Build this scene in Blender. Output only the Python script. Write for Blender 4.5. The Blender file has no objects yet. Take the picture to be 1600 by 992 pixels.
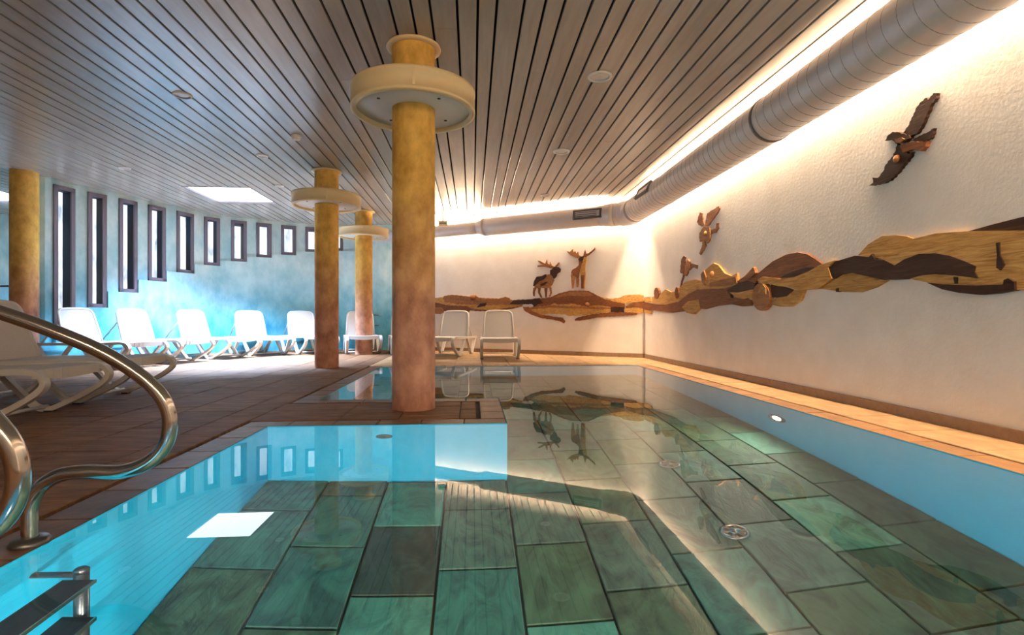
import bpy, bmesh, math, random
from mathutils import Vector, Matrix
random.seed(7)
S = bpy.context.scene
C = bpy.context.collection
# ---------------------------------------------------------------- camera, world, exposure
FPX, HOR = 850.0, 498.0                    # focal length and horizon row in pixels of the 1600x992 frame
TH = math.atan(62.0 / FPX)                 # camera turned a little to the right of the pool's long axis
CH = 0.75                                  # camera height above the deck
ct, st = math.cos(TH), math.sin(TH)
cd = bpy.data.cameras.new('camera'); cam = bpy.data.objects.new('camera', cd); C.objects.link(cam)
cd.sensor_width = 36.0; cd.lens = FPX / 1600 * 36.0; cd.shift_y = (HOR - 496) / 1600.0
cd.clip_start = 0.05; cd.clip_end = 100
cam.location = (0, 0, CH); cam.rotation_euler = (math.pi / 2, 0, -TH)
S.camera = cam
w = bpy.data.worlds.new('world'); S.world = w; w.use_nodes = True
w.node_tree.nodes['Background'].inputs[0].default_value = (0.55, 0.65, 0.8, 1)
w.node_tree.nodes['Background'].inputs[1].default_value = 0.3
S.view_settings.view_transform = 'Standard'; S.view_settings.look = 'None'
S.view_settings.gamma = 1.0; S.view_settings.use_curve_mapping = False
S.view_settings.exposure = 0.85
S.cycles.max_bounces = 14; S.cycles.diffuse_bounces = 6; S.cycles.transmission_bounces = 8; S.cycles.glossy_bounces = 6
S.cycles.sample_clamp_indirect = 6.0; S.cycles.blur_glossy = 1.0
COVE, WIN, PANEL, POOL = 310.0, 0.8, 600.0, 700.0       # strengths of the LED tape, the lit windows, the ceiling light panels, the pool lamps
WARM = (1.0, 0.71, 0.45); COOL = (0.54, 0.71, 1.0)

# ---------------------------------------------------------------- helpers
def ray(px, py):
    u = (px - 800) / FPX; v = (HOR - py) / FPX
    return Vector((u * ct + st, ct - u * st, v))
def on_z(px, py, z):
    d = ray(px, py); return Vector((0, 0, CH)) + d * ((z - CH) / d.z)
def on_plane(px, py, p0, n):
    d = ray(px, py); o = Vector((0, 0, CH)); return o + d * ((p0 - o).dot(n) / d.dot(n))
def at(px, py, D):
    return Vector((0, 0, CH)) + ray(px, py) * D
def to_px(x, y):
    D = x * st + y * ct; L = x * ct - y * st
    return 800 + FPX * L / max(D, .05), D
class MB:
    def __init__(s): s.v = []; s.f = []; s.sm = []
    def add(s, vs, fs, smooth=False):
        b = len(s.v); s.v += [tuple(v) for v in vs]; s.f += [tuple(i + b for i in f) for f in fs]; s.sm += [smooth] * len(fs); return s
    def quad(s, a, b, c, d): return s.add([a, b, c, d], [(0, 1, 2, 3)])
    def box(s, x0, x1, y0, y1, z0, z1):
        v = [(x, y, z) for z in (z0, z1) for y in (y0, y1) for x in (x0, x1)]
        return s.add(v, [(0, 2, 3, 1), (4, 5, 7, 6), (0, 1, 5, 4), (2, 6, 7, 3), (0, 4, 6, 2), (1, 3, 7, 5)])
    def obox(s, c, ax, ay, az, hx, hy, hz):
        c = Vector(c); v = [c + ax * (hx * i) + ay * (hy * j) + az * (hz * k) for k in (-1, 1) for j in (-1, 1) for i in (-1, 1)]
        return s.add(v, [(0, 2, 3, 1), (4, 5, 7, 6), (0, 1, 5, 4), (2, 6, 7, 3), (0, 4, 6, 2), (1, 3, 7, 5)])
    def lathe(s, prof, n=40, loc=(0, 0, 0), smooth=True):
        vs = []; fs = []; m = len(prof)
        for i in range(n):
            a = 2 * math.pi * i / n
            for r, z in prof: vs.append((loc[0] + r * math.cos(a), loc[1] + r * math.sin(a), loc[2] + z))
        for i in range(n):
            j = (i + 1) % n
            for k in range(m - 1): fs.append((i * m + k, j * m + k, j * m + k + 1, i * m + k + 1))
        return s.add(vs, fs, smooth)
    def tube(s, pts, r, n=12, cap=True, smooth=True):
        pts = [Vector(p) for p in pts]; R = r if isinstance(r, (list, tuple)) else [r] * len(pts)
        vs = []; fs = []; up = None
        for i, p in enumerate(pts):
            t = (pts[min(i + 1, len(pts) - 1)] - pts[max(i - 1, 0)]).normalized()
            if up is None:
                up = Vector((0, 0, 1)) if abs(t.z) < .9 else Vector((0, 1, 0))
            up = (up - t * up.dot(t)).normalized(); b = t.cross(up)
            for k in range(n):
                a = 2 * math.pi * k / n; vs.append(p + (up * math.cos(a) + b * math.sin(a)) * R[i])
        for i in range(len(pts) - 1):
            for k in range(n):
                l = (k + 1) % n; fs.append((i * n + k, i * n + l, (i + 1) * n + l, (i + 1) * n + k))
        if cap: fs += [tuple(range(n))[::-1], tuple((len(pts) - 1) * n + k for k in range(n))]
        return s.add(vs, fs, smooth)
    def ribbon(s, pts, y0, wy, th):                       # flat bar bent in the local xz plane
        P = [Vector((p[0], 0, p[1])) for p in pts]; vs = []; fs = []
        for i, p in enumerate(P):
            t = (P[min(i + 1, len(P) - 1)] - P[max(i - 1, 0)]).normalized(); nn = Vector((-t.z, 0, t.x))
            for sy, sn in ((-1, -1), (1, -1), (1, 1), (-1, 1)):
                q = p + nn * (sn * th / 2); vs.append((q.x, y0 + sy * wy / 2, q.z))
        for i in range(len(P) - 1):
            for k in range(4):
                l = (k + 1) % 4; fs.append((i * 4 + k, i * 4 + l, (i + 1) * 4 + l, (i + 1) * 4 + k))
        fs += [(3, 2, 1, 0), tuple((len(P) - 1) * 4 + k for k in range(4))]
        return s.add(vs, fs)
    def prism(s, poly, off):                              # polygon (list of Vectors) extruded by vector off
        n = len(poly); a = [Vector(p) for p in poly]; b = [p + off for p in a]
        nrm = Vector((0, 0, 0))
        for i in range(n): nrm += a[i].cross(a[(i + 1) % n])
        if nrm.dot(off) < 0: a.reverse(); b.reverse()
        return s.add(a + b, [tuple(range(n))[::-1], tuple(range(n, 2 * n))] + [(i, (i + 1) % n, n + (i + 1) % n, n + i) for i in range(n)])
    def mesh(s, name, mat=None):
        m = bpy.data.meshes.new(name); m.from_pydata(s.v, [], s.f); m.update()
        for p, q in zip(m.polygons, s.sm): p.use_smooth = q
        if mat: m.materials.append(mat)
        return m
    def build(s, name, mat, parent=None, recalc=False):
        m = s.mesh(name, mat)
        if recalc:
            bm = bmesh.new(); bm.from_mesh(m); bmesh.ops.recalc_face_normals(bm, faces=bm.faces); bm.to_mesh(m); bm.free()
        return link(name, m, parent)
def link(name, data, parent=None, loc=None):
    o = bpy.data.objects.new(name, data); C.objects.link(o)
    if parent: o.parent = parent
    if loc is not None: o.location = loc
    return o
def tag(o, label=None, cat=None, group=None, kind=None):
    if label: o['label'] = label
    if cat: o['category'] = cat
    if group: o['group'] = group
    if kind: o['kind'] = kind
    return o
def thing(name, label, cat, loc=(0, 0, 0), rz=0, group=None):
    o = link(name, None, None, loc); o.rotation_euler = (0, 0, rz); return tag(o, label, cat, group)
def copy_tree(o, parent=None):
    c = o.copy(); C.objects.link(c); c.parent = parent
    for ch in list(o.children): copy_tree(ch, c)
    return c
def cr(pts, n=8):                                          # Catmull-Rom through the points
    P = [Vector(p) for p in pts]; P = [P[0] * 2 - P[1]] + P + [P[-1] * 2 - P[-2]]; out = []
    for i in range(1, len(P) - 2):
        a, b, c, d = P[i - 1:i + 3]
        for k in range(n):
            t = k / n
            out.append(.5 * ((2 * b) + (c - a) * t + (2 * a - 5 * b + 4 * c - d) * t * t + (3 * b - a - 3 * c + d) * t ** 3))
    out.append(P[-2]); return out

# ---------------------------------------------------------------- materials
def base_mat(name, col, rough=.6, metal=0.0, spec=.5):
    m = bpy.data.materials.new(name); m.use_nodes = True; b = m.node_tree.nodes['Principled BSDF']
    b.inputs['Base Color'].default_value = (*col, 1); b.inputs['Roughness'].default_value = rough
    b.inputs['Metallic'].default_value = metal; b.inputs['Specular IOR Level'].default_value = spec
    return m
def N(m, t, **kw):
    n = m.node_tree.nodes.new(t)
    for k, v in kw.items(): setattr(n, k, v)
    return n
def L(m, a, b): m.node_tree.links.new(a, b)
def bsdf(m): return m.node_tree.nodes['Principled BSDF']
def ramp(m, stops):
    r = N(m, 'ShaderNodeValToRGB'); e = r.color_ramp.elements
    while len(e) < len(stops): e.new(.5)
    for k, (p, c) in enumerate(stops): e[k].position = p; e[k].color = (*c, 1)
    return r
def pos_noise(m, scale=(1, 1, 1), s=5.0, detail=5.0, rough=.6, coord='pos', dist=0.0):
    if coord == 'pos': src = N(m, 'ShaderNodeNewGeometry').outputs['Position']
    else: src = N(m, 'ShaderNodeTexCoord').outputs['Object']
    mp = N(m, 'ShaderNodeMapping'); mp.inputs['Scale'].default_value = scale; L(m, src, mp.inputs[0])
    n = N(m, 'ShaderNodeTexNoise'); n.inputs['Scale'].default_value = s; n.inputs['Detail'].default_value = detail
    n.inputs['Roughness'].default_value = rough; n.inputs['Distortion'].default_value = dist; L(m, mp.outputs[0], n.inputs['Vector']); return n
def bump(m, h, strength=.3, dist=.01):
    b = N(m, 'ShaderNodeBump'); b.inputs['Strength'].default_value = strength; b.inputs['Distance'].default_value = dist
    L(m, h, b.inputs['Height']); L(m, b.outputs[0], bsdf(m).inputs['Normal']); return b
def noise_mat(name, stops, rough=.6, scale=(1, 1, 1), s=5.0, detail=6.0, bstr=0.0, bdist=.01, spec=.5, vary=0.0, coord='pos', dist=0.0, metal=0.0, bs=None):
    m = base_mat(name, stops[0][1], rough, metal, spec)
    n = pos_noise(m, scale, s, detail, .62, coord, dist); r = ramp(m, stops); L(m, n.outputs['Fac'], r.inputs[0]); out = r.outputs[0]
    if vary:
        oi = N(m, 'ShaderNodeObjectInfo'); mr = N(m, 'ShaderNodeMapRange'); mr.inputs[3].default_value = 1 - vary; mr.inputs[4].default_value = 1 + vary
        L(m, oi.outputs['Random'], mr.inputs[0]); hs = N(m, 'ShaderNodeHueSaturation'); L(m, mr.outputs[0], hs.inputs['Value']); L(m, out, hs.inputs['Color']); out = hs.outputs[0]
    L(m, out, bsdf(m).inputs['Base Color'])
    if bstr:
        q = n if bs is None else pos_noise(m, (1, 1, 1), bs, 6.0)
        bump(m, q.outputs['Fac'], bstr, bdist)
    return m
def emit_mat(name, col, strength):
    m = bpy.data.materials.new(name); m.use_nodes = True; nt = m.node_tree; nt.nodes.clear()
    e = nt.nodes.new('ShaderNodeEmission'); e.inputs[0].default_value = (*col, 1); e.inputs[1].default_value = strength
    o = nt.nodes.new('ShaderNodeOutputMaterial'); nt.links.new(e.outputs[0], o.inputs[0]); return m
M = {}
M['plaster'] = noise_mat('rough_white_plaster', [(.3, (.78, .75, .72)), (.7, (.86, .84, .82))], .85, s=3, bstr=.17, bdist=.02, bs=34)
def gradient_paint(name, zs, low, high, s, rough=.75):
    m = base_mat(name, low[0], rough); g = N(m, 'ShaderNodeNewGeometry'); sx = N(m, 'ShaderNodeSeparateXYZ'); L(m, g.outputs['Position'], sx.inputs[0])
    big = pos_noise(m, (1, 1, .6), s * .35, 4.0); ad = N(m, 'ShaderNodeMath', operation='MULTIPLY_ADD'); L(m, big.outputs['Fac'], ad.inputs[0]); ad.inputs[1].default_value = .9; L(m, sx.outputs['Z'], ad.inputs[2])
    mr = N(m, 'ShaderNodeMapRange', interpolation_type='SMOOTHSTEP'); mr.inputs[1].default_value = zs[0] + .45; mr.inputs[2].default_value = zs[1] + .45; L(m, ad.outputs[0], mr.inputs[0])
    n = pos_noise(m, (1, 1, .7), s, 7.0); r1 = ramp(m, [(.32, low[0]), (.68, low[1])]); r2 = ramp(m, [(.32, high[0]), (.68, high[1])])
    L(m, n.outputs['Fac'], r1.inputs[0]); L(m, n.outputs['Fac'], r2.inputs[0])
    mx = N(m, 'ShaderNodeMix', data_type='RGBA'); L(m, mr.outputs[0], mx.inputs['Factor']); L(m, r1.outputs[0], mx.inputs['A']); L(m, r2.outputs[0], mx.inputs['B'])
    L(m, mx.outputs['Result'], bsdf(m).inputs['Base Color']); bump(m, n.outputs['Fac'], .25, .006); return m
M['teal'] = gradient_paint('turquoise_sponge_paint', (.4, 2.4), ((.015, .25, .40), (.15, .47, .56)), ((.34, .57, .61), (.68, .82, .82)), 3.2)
M['column'] = gradient_paint('ochre_to_terracotta_paint', (.7, 2.0), ((.30, .115, .065), (.60, .31, .20)), ((.50, .27, .04), (.86, .55, .13)), 7.0)
M['board'] = noise_mat('pale_ceiling_board', [(.3, (.36, .32, .285)), (.7, (.44, .395, .355))], .26, scale=(6, .5, 6), s=3, spec=.5, vary=.05)
M['black'] = base_mat('black_void', (.008, .008, .008), .9, spec=.1)
M['trimw'] = base_mat('cream_trim', (.72, .68, .60), .6)
M['frame'] = base_mat('violet_grey_frame', (.115, .095, .12), .5)
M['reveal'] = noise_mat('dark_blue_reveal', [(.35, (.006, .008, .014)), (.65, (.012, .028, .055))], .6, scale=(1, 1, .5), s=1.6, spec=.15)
M['deck'] = noise_mat('brown_sandstone', [(.25, (.075, .036, .017)), (.5, (.155, .080, .040)), (.75, (.25, .135, .070))], .62, scale=(1.2, 4.5, 3), s=3.2, bstr=.5, bdist=.012, vary=.13, spec=.2)
M['coping'] = noise_mat('wet_sandstone', [(.25, (.055, .028, .018)), (.55, (.12, .062, .036)), (.8, (.22, .125, .075))], .42, scale=(2, 2, 2), s=3.6, bstr=.5, bdist=.01, vary=.22, spec=.3)
M['dry'] = noise_mat('ochre_sandstone', [(.25, (.28, .17, .08)), (.55, (.44, .28, .14)), (.8, (.60, .42, .22))], .5, scale=(2.5, 1, 2), s=4, bstr=.4, bdist=.01, vary=.12)
M['damp'] = noise_mat('orange_sandstone', [(.25, (.20, .095, .035)), (.55, (.32, .165, .065)), (.8, (.45, .26, .115))], .45, scale=(2.5, 1, 2), s=4, bstr=.4, bdist=.01, vary=.15)
M['joint'] = base_mat('dark_joint', (.03, .024, .02), .9)
M['pool'] = noise_mat('cyan_pool_liner', [(.3, (.008, .44, .70)), (.7, (.014, .48, .74))], .45, s=6)
SL = {}
for k, a, b, c_ in (('teal', (.055, .17, .16), (.11, .27, .25), (.16, .36, .32)), ('olive', (.09, .12, .07), (.17, .20, .12), (.24, .29, .19)), ('grey', (.11, .13, .12), (.20, .23, .20), (.29, .32, .27)),
                   ('dark', (.022, .035, .032), (.05, .07, .06), (.12, .14, .12)), ('pale', (.17, .32, .25), (.28, .47, .37), (.38, .58, .46)), ('brown', (.09, .085, .06), (.17, .16, .115), (.24, .23, .17)), ('bright', (.10, .27, .25), (.17, .40, .36), (.24, .50, .44))):
    a, b, c_ = [(q[0] * .235, q[1] * .42, q[2] * .33) for q in (a, b, c_)]
    SL[k] = noise_mat('slate_' + k, [(.34, tuple(v * .7 for v in a)), (.5, b), (.68, tuple(v * 1.15 for v in c_))], .6, scale=(2.0, 1.1, 1), s=2.6, detail=10, bstr=.7, bdist=.015, vary=.12, dist=2.2)
M['sjoint'] = base_mat('slate_joint', (.02, .035, .034), .9)
M['plastic'] = base_mat('white_plastic', (.58, .57, .55), .4)
M['sling'] = noise_mat('woven_sling', [(.4, (.44, .43, .425)), (.6, (.51, .50, .49))], .6, s=160, bstr=.2, bdist=.002)
M['steel'] = base_mat('stainless_steel', (.62, .60, .56), .14, 1.0)
M['steeld'] = base_mat('dark_steel', (.10, .10, .10), .3, .8)
M['rubber'] = base_mat('black_tread', (.015, .016, .018), .6)
M['duct'] = noise_mat('galvanised_duct', [(.3, (.60, .575, .58)), (.7, (.66, .63, .635))], .42, s=9, metal=.25)
M['ductd'] = base_mat('duct_seam', (.12, .11, .11), .5, .5)
M['seam'] = base_mat('duct_lock_seam', (.30, .28, .28), .5, .3)
M['tray'] = base_mat('cream_sheet_metal', (.80, .64, .36), .45)
M['white'] = base_mat('white_metal', (.78, .76, .73), .45)
def wood(name, a, b, c_):
    return noise_mat(name, [(.30, a), (.5, b), (.70, c_)], .6, scale=(3, .6, 7), s=5, detail=8, bstr=.35, bdist=.008, vary=.15, dist=1.6, spec=.2)
WD = {'l': wood('pale_larch_wood', (.24, .105, .022), (.50, .27, .075), (.66, .40, .14)), 'm': wood('brown_wood', (.16, .062, .020), (.30, .13, .046), (.42, .21, .085)),
      'b': wood('red_brown_wood', (.10, .032, .012), (.19, .068, .026), (.28, .115, .046)), 'd': wood('dark_walnut', (.016, .006, .003), (.038, .015, .008), (.07, .03, .016))}
M['baseb'] = noise_mat('brown_stone_skirting', [(.3, (.23, .145, .085)), (.7, (.33, .215, .13))], .6, s=14)
# clear water: a real refracting surface
mw = bpy.data.materials.new('clear_water'); mw.use_nodes = True; mw.node_tree.nodes.clear()
g = mw.node_tree.nodes.new('ShaderNodeBsdfGlass'); g.inputs['IOR'].default_value = 1.333; g.inputs['Roughness'].default_value = 0.0; g.inputs['Color'].default_value = (.97, .995, 1, 1)
o_ = mw.node_tree.nodes.new('ShaderNodeOutputMaterial'); mw.node_tree.links.new(g.outputs[0], o_.inputs[0]); M['water'] = mw

# ---------------------------------------------------------------- plan of the room
ZC = 3.03                                   # underside of the ceiling boards
XR = 3.30                                   # right wall
PX0, PX1, PY0, PY1 = -1.42, 2.65, 0.40, 8.60   # pool rectangle
QX, QY0, QY1 = 0.25, 3.90, 5.15             # peninsula that carries the column
ZW, ZF = -0.004, -1.30                      # water level, pool floor
cpts = [(60, 275), (116, 289), (166, 299), (214, 310), (262, 320.6), (305, 330.6), (344, 337), (388, 341.5), (430, 346), (488, 350.5), (545, 352.5), (600, 351)]
cw = [on_z(x, y, ZC) for x, y in cpts]
cornerR = Vector((XR, 10.22, 0)); bdir = (Vector((-0.07, 12.42, 0)) - cornerR).normalized()
d_ = ray(652, 498); # junction of the two far walls
t_ = (cornerR.x * bdir.y - cornerR.y * bdir.x) / (d_.x * bdir.y - d_.y * bdir.x); joinL = Vector((d_.x * t_, d_.y * t_, 0))
curve = [Vector((p.x, p.y, 0)) for p in cr([Vector((p.x, p.y, 0)) for p in cw] + [joinL], 8)]
cs = [0.0]
for a, b in zip(curve, curve[1:]): cs.append(cs[-1] + (b - a).length)
def cpos(s):
    s = min(max(s, 0), cs[-1] - 1e-6)
    for i in range(len(cs) - 1):
        if cs[i + 1] >= s:
            t = (s - cs[i]) / (cs[i + 1] - cs[i]); return curve[i].lerp(curve[i + 1], t)
def cnorm(s):
    t = (cpos(s + .15) - cpos(s - .15)).normalized(); return Vector((t.y, -t.x, 0)), t
def s_of_px(px):
    best = 0
    for k in range(1600):
        s = cs[-1] * k / 1600; p = cpos(s)
        if to_px(p.x, p.y)[0] <= px: best = s
    return best
P0 = curve[0]; ALC = Vector((-9.6, 12.6, 0)); XL, YF = -12.0, -2.6
room = [(XL, YF), (XR, YF), (XR, cornerR.y)] + [(p.x, p.y) for p in reversed(curve)] + [(ALC.x, ALC.y), (XL, ALC.y)]
def inside(x, y):
    r = False; n = len(room)
    for i in range(n):
        (x1, y1), (x2, y2) = room[i], room[(i + 1) % n]
        if (y1 > y) != (y2 > y) and x < (x2 - x1) * (y - y1) / (y2 - y1) + x1: r = not r
    return r
def struct(o): o['kind'] = 'structure'; return o

# right wall, far wall, walls out of view
struct(MB().box(XR, XR + .2, YF - .2, cornerR.y + .05, -.06, 3.35).build('wall_right', M['plaster']))
nb = Vector((bdir.y, -bdir.x, 0)); nb = nb if nb.y < 0 else -nb      # far wall normal, towards the room
bl = (joinL - cornerR).length
struct(MB().obox(cornerR + bdir * (bl / 2 + .0) - nb * .1 + Vector((0, 0, 1.64)), bdir, nb, Vector((0, 0, 1)), bl / 2 + .02, .1, 1.70).build('wall_back', M['plaster']))
struct(MB().box(XL - .2, XR + .2, YF - .2, YF, -.06, 3.35).build('wall_front', M['plaster']))
struct(MB().box(XL - .2, XL, YF - .2, ALC.y + .2, -.06, 3.35).build('wall_side', M['teal']))
ta = (ALC - P0).normalized(); na = Vector((ta.y, -ta.x, 0)); na = na if na.x < 0 else -na
mbw = MB().box(XL - .2, ALC.x + .1, ALC.y, ALC.y + .2, -.06, 3.35)
mbw.obox((P0 + ALC) / 2 - na * .04 + Vector((0, 0, 1.64)), ta, na, Vector((0, 0, 1)), (ALC - P0).length / 2, .04, 1.70)
struct(mbw.build('wall_alcove', M['teal']))

# windows in the curved wall (pixel rows and columns measured on the photograph)
wins = [(83, 116, 283, 507), (136.5, 166, 295, 480.6), (185.5, 213.5, 305.5, 457), (231, 258, 317.5, 439.5), (275.5, 301.5, 324.5, 426.5), (319, 343, 332.7, 415),
        (361, 385.5, 338.7, 408.8), (400.5, 424, 343, 402.5), (439.5, 462.5, 349, 398.7), (477, 499, 352, 394), (515, 536, 354, 392)]
WI = []
for x0, x1, yt, yb in wins:
    s0, s1 = s_of_px(x0), s_of_px(x1); p = cpos((s0 + s1) / 2); D = to_px(p.x, p.y)[1]
    WI.append((s0, s1, CH + (HOR - yb) * D / FPX, min(ZC - .07, CH + (HOR - yt) * D / FPX)))
PRD = .055
def wall_curved():
    br = sorted(set([round(v, 4) for v in cs] + [round(v, 4) for q in WI for v in q[:2]])); mb = MB(); prev = None
    br = [b for i, b in enumerate(br) if i == 0 or b - br[i - 1] > .004 or any(abs(b - q) < 1e-3 for W in WI for q in W[:2])]
    def P(s, z, off):
        n, _ = cnorm(s); p = cpos(s) + n * off; return (p.x, p.y, z)
    for a, b in zip(br, br[1:]):
        m = (a + b) / 2; hole = None; zs = None
        for s0, s1, zb, zt in WI:
            if s0 - 1e-3 < m < s1 + 1e-3: hole = (zb, zt); zs = zb
        if hole is None:
            nxt = [q for q in WI if q[0] > m - 1e-3]; zs = nxt[0][2] if nxt else WI[-1][2]
            if m < WI[0][0]: zs = .35
        mb.quad(P(a, -.06, PRD), P(b, -.06, PRD), P(b, zs, PRD), P(a, zs, PRD)); mb.quad(P(a, zs, PRD), P(b, zs, PRD), P(b, zs, -.02), P(a, zs, -.02))
        if prev is not None and abs(prev - zs) > 1e-4:
            lo, hi = min(prev, zs), max(prev, zs); mb.quad(P(a, lo, PRD), P(a, lo, -.02), P(a, hi, -.02), P(a, hi, PRD))
        prev = zs
        if hole: mb.quad(P(a, hole[1], 0), P(b, hole[1], 0), P(b, 3.35, 0), P(a, 3.35, 0))
        else: mb.quad(P(a, zs, 0), P(b, zs, 0), P(b, 3.35, 0), P(a, 3.35, 0))
    return struct(mb.build('wall_left', M['teal']))
wall_curved()
def pane_mat():
    m = emit_mat('daylit_frosted_pane', (.93, .96, 1.0), WIN); nt = m.node_tree; e = [n for n in nt.nodes if n.type == 'EMISSION'][0]
    n = pos_noise(m, (2, 2, .8), 2.0, 3.0); r = ramp(m, [(.30, (.22, .30, .42)), (.50, (.85, .92, 1)), (.70, (1, .94, .84))]); nt.links.new(n.outputs['Fac'], r.inputs[0]); nt.links.new(r.outputs[0], e.inputs[0]); return m
M['pane'] = pane_mat()
Z = Vector((0, 0, 1))
for i, (s0, s1, zb, zt) in enumerate(WI):
    pa, pb = cpos(s0), cpos(s1); c = (pa + pb) / 2; t = (pb - pa).normalized(); n = Vector((t.y, -t.x, 0)); hw = (pb - pa).length / 2; hz = (zt - zb) / 2; c = c + Z * (zb + hz)
    dep, fw = .20, .055
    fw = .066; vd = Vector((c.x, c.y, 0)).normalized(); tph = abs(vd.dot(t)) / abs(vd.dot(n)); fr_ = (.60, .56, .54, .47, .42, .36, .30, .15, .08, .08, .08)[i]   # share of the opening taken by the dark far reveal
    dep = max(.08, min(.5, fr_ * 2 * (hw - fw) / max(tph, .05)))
    wo = link('window_%d' % (i + 1), None, None, c - Z * hz); struct(wo)
    inv = -(c - Z * hz)
    def P(mb, name, mat, par=wo):
        mb.v = [tuple(Vector(v) + inv) for v in mb.v]; return mb.build(name, mat, par)
    mb = MB()
    for sg in (-1, 1):
        mb.obox(c + t * sg * (hw - fw / 2) + n * .0, t, n, Z, fw / 2, .03, hz); mb.obox(c + Z * sg * (hz - fw / 2), t, n, Z, hw, .03, fw / 2)
    P(mb, 'frame', M['frame'])
    mb = MB(); q = hw - fw + .004
    for sg in (-1, 1):
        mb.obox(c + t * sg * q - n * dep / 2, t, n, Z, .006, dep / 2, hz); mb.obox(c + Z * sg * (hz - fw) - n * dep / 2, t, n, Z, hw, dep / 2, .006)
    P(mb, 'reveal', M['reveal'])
    P(MB().obox(c - n * dep, t, n, Z, hw, .006, hz), 'pane', M['pane'])

# ---------------------------------------------------------------- floor, deck tiles, coping
mb = MB()
for x0, x1, y0, y1 in ((XL, PX0, YF, 14.0), (PX0, QX, QY0, QY1), (PX0, XR, PY1, 14.0), (PX1, XR, YF, PY1), (PX0, PX1, YF, PY0)):
    q_ = .006; mb.box(x0 + (q_ if x0 in (PX1,) else 0), x1 - (q_ if x1 in (PX0, QX) else 0), y0 + (q_ if y0 in (QY0, PY1) else 0), y1 - (q_ if y1 in (QY1, PY0) else 0), -.10, -.022)
floor = struct(mb.build('floor', M['joint']))
tile_cache = {}
def tile(name, x0, x1, y0, y1, mat, z1=0.0, th=.03, gap=.004, parent=None, rnd=.0012):
    wx, wy = round(x1 - x0 - 2 * gap, 3), round(y1 - y0 - 2 * gap, 3)
    if wx < .02 or wy < .02: return None
    key = (wx, wy, th, mat.name)
    if key not in tile_cache:
        b = .004; X, Y = wx / 2, wy / 2; m_ = MB()
        v = [(-X, -Y, -th), (X, -Y, -th), (X, Y, -th), (-X, Y, -th), (-X, -Y, -b), (X, -Y, -b), (X, Y, -b), (-X, Y, -b), (-X + b, -Y + b, 0), (X - b, -Y + b, 0), (X - b, Y - b, 0), (-X + b, Y - b, 0)]
        f = [(3, 2, 1, 0), (8, 9, 10, 11)] + [(i, (i + 1) % 4, 4 + (i + 1) % 4, 4 + i) for i in range(4)] + [(4 + i, 4 + (i + 1) % 4, 8 + (i + 1) % 4, 8 + i) for i in range(4)]
        tile_cache[key] = m_.add(v, f).mesh(name, mat)
    return link(name, tile_cache[key], parent, ((x0 + x1) / 2, (y0 + y1) / 2, z1 + random.uniform(-rnd, rnd)))
CW = .19; SLOT = .028
# coping stones around the pool
def run_y(x0, x1, ya, yb, mat, ln=.335):
    n = max(1, round((yb - ya) / ln))
    for k in range(n): tile('coping_stone', x0, x1, ya + (yb - ya) * k / n, ya + (yb - ya) * (k + 1) / n, mat, th=.07, parent=floor)
def run_x(y0, y1, xa, xb, mat, ln=.335):
    n = max(1, round((xb - xa) / ln))
    for k in range(n): tile('coping_stone', xa + (xb - xa) * k / n, xa + (xb - xa) * (k + 1) / n, y0, y1, mat, th=.07, parent=floor)
run_y(PX0 - CW, PX0, PY0, QY0, M['coping']); run_x(QY0, QY0 + CW, PX0 - CW, QX, M['coping']); run_y(QX - CW, QX, QY0 + CW, QY1 - CW, M['coping'])
run_x(QY1 - CW, QY1, PX0 - CW, QX, M['coping']); run_y(PX0 - CW, PX0, QY1, PY1 + CW, M['coping']); run_x(PY1, PY1 + CW, PX0, PX1 + CW, M['damp'])
run_y(PX1, PX1 + CW, PY0, PY1, M['damp']); run_x(PY0 - CW, PY0, PX0 - CW, PX1 + CW, M['coping'])
# deck tiles
rest = MB(); cnt = 0; cand = []
def field(xs, y0, y1, ln, mat, off=True):
    for j, (xa, xb) in enumerate(zip(xs, xs[1:])):
        y = y0 - (ln * ((j * .37) % 1) if off else 0)
        while y < y1 - .02:
            a, b = max(y, y0), min(y + ln, y1); y += ln
            cx, cy = (xa + xb) / 2, (a + b) / 2
            if b - a < .03 or not any(inside(px_, py_) for px_ in (xa, xb) for py_ in (a, b)): continue
            px, D = to_px(cx, cy)
            vis = D > .8 and -120 < px < 1720
            cand.append((D if vis else 99, xa, xb, a, b, mat))
xs = [PX0 - CW - SLOT, PX0 - CW - SLOT - .25]
while xs[-1] > XL: xs.append(xs[-1] - .44)
field(xs[::-1], YF, 13.8, .66, M['deck'])
field([PX0 - CW - SLOT, -1.0, -.55, -.1, QX - CW - SLOT], QY0 + CW + SLOT, QY1 - CW - SLOT, .46, M['deck'])
field([PX0 - CW - SLOT + .45 * k for k in range(11)] + [XR], PY1 + CW + SLOT, 13.8, .5, M['dry'])
field([PX1 + CW + SLOT, XR - .012], YF, PY1 + CW + SLOT, .55, M['dry'], False)
field([PX0 - CW - SLOT + .45 * k for k in range(10)], YF, PY0 - CW - SLOT, .6, M['deck'])
cand.sort(key=lambda q: q[0])
for k, (D, xa, xb, a, b, m_) in enumerate(cand):
    if k < 300 and D < 90: tile('deck_tile', xa, xb, a, b, m_, parent=floor)
    else: rest.box(xa + .004, xb - .004, a + .004, b - .004, -.03, 0)
ro = rest.build('deck_tile_field', M['deck'], floor); ro['kind'] = 'stuff'
# skirting
struct(MB().box(XR - .016, XR, YF, cornerR.y - .01, -.02, .078).build('baseboard_right', M['baseb']))
struct(MB().obox(cornerR + bdir * (bl / 2) + nb * .008 + Z * .03, bdir, nb, Z, bl / 2 - .01, .008, .05).build('baseboard_back', M['baseb']))

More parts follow.
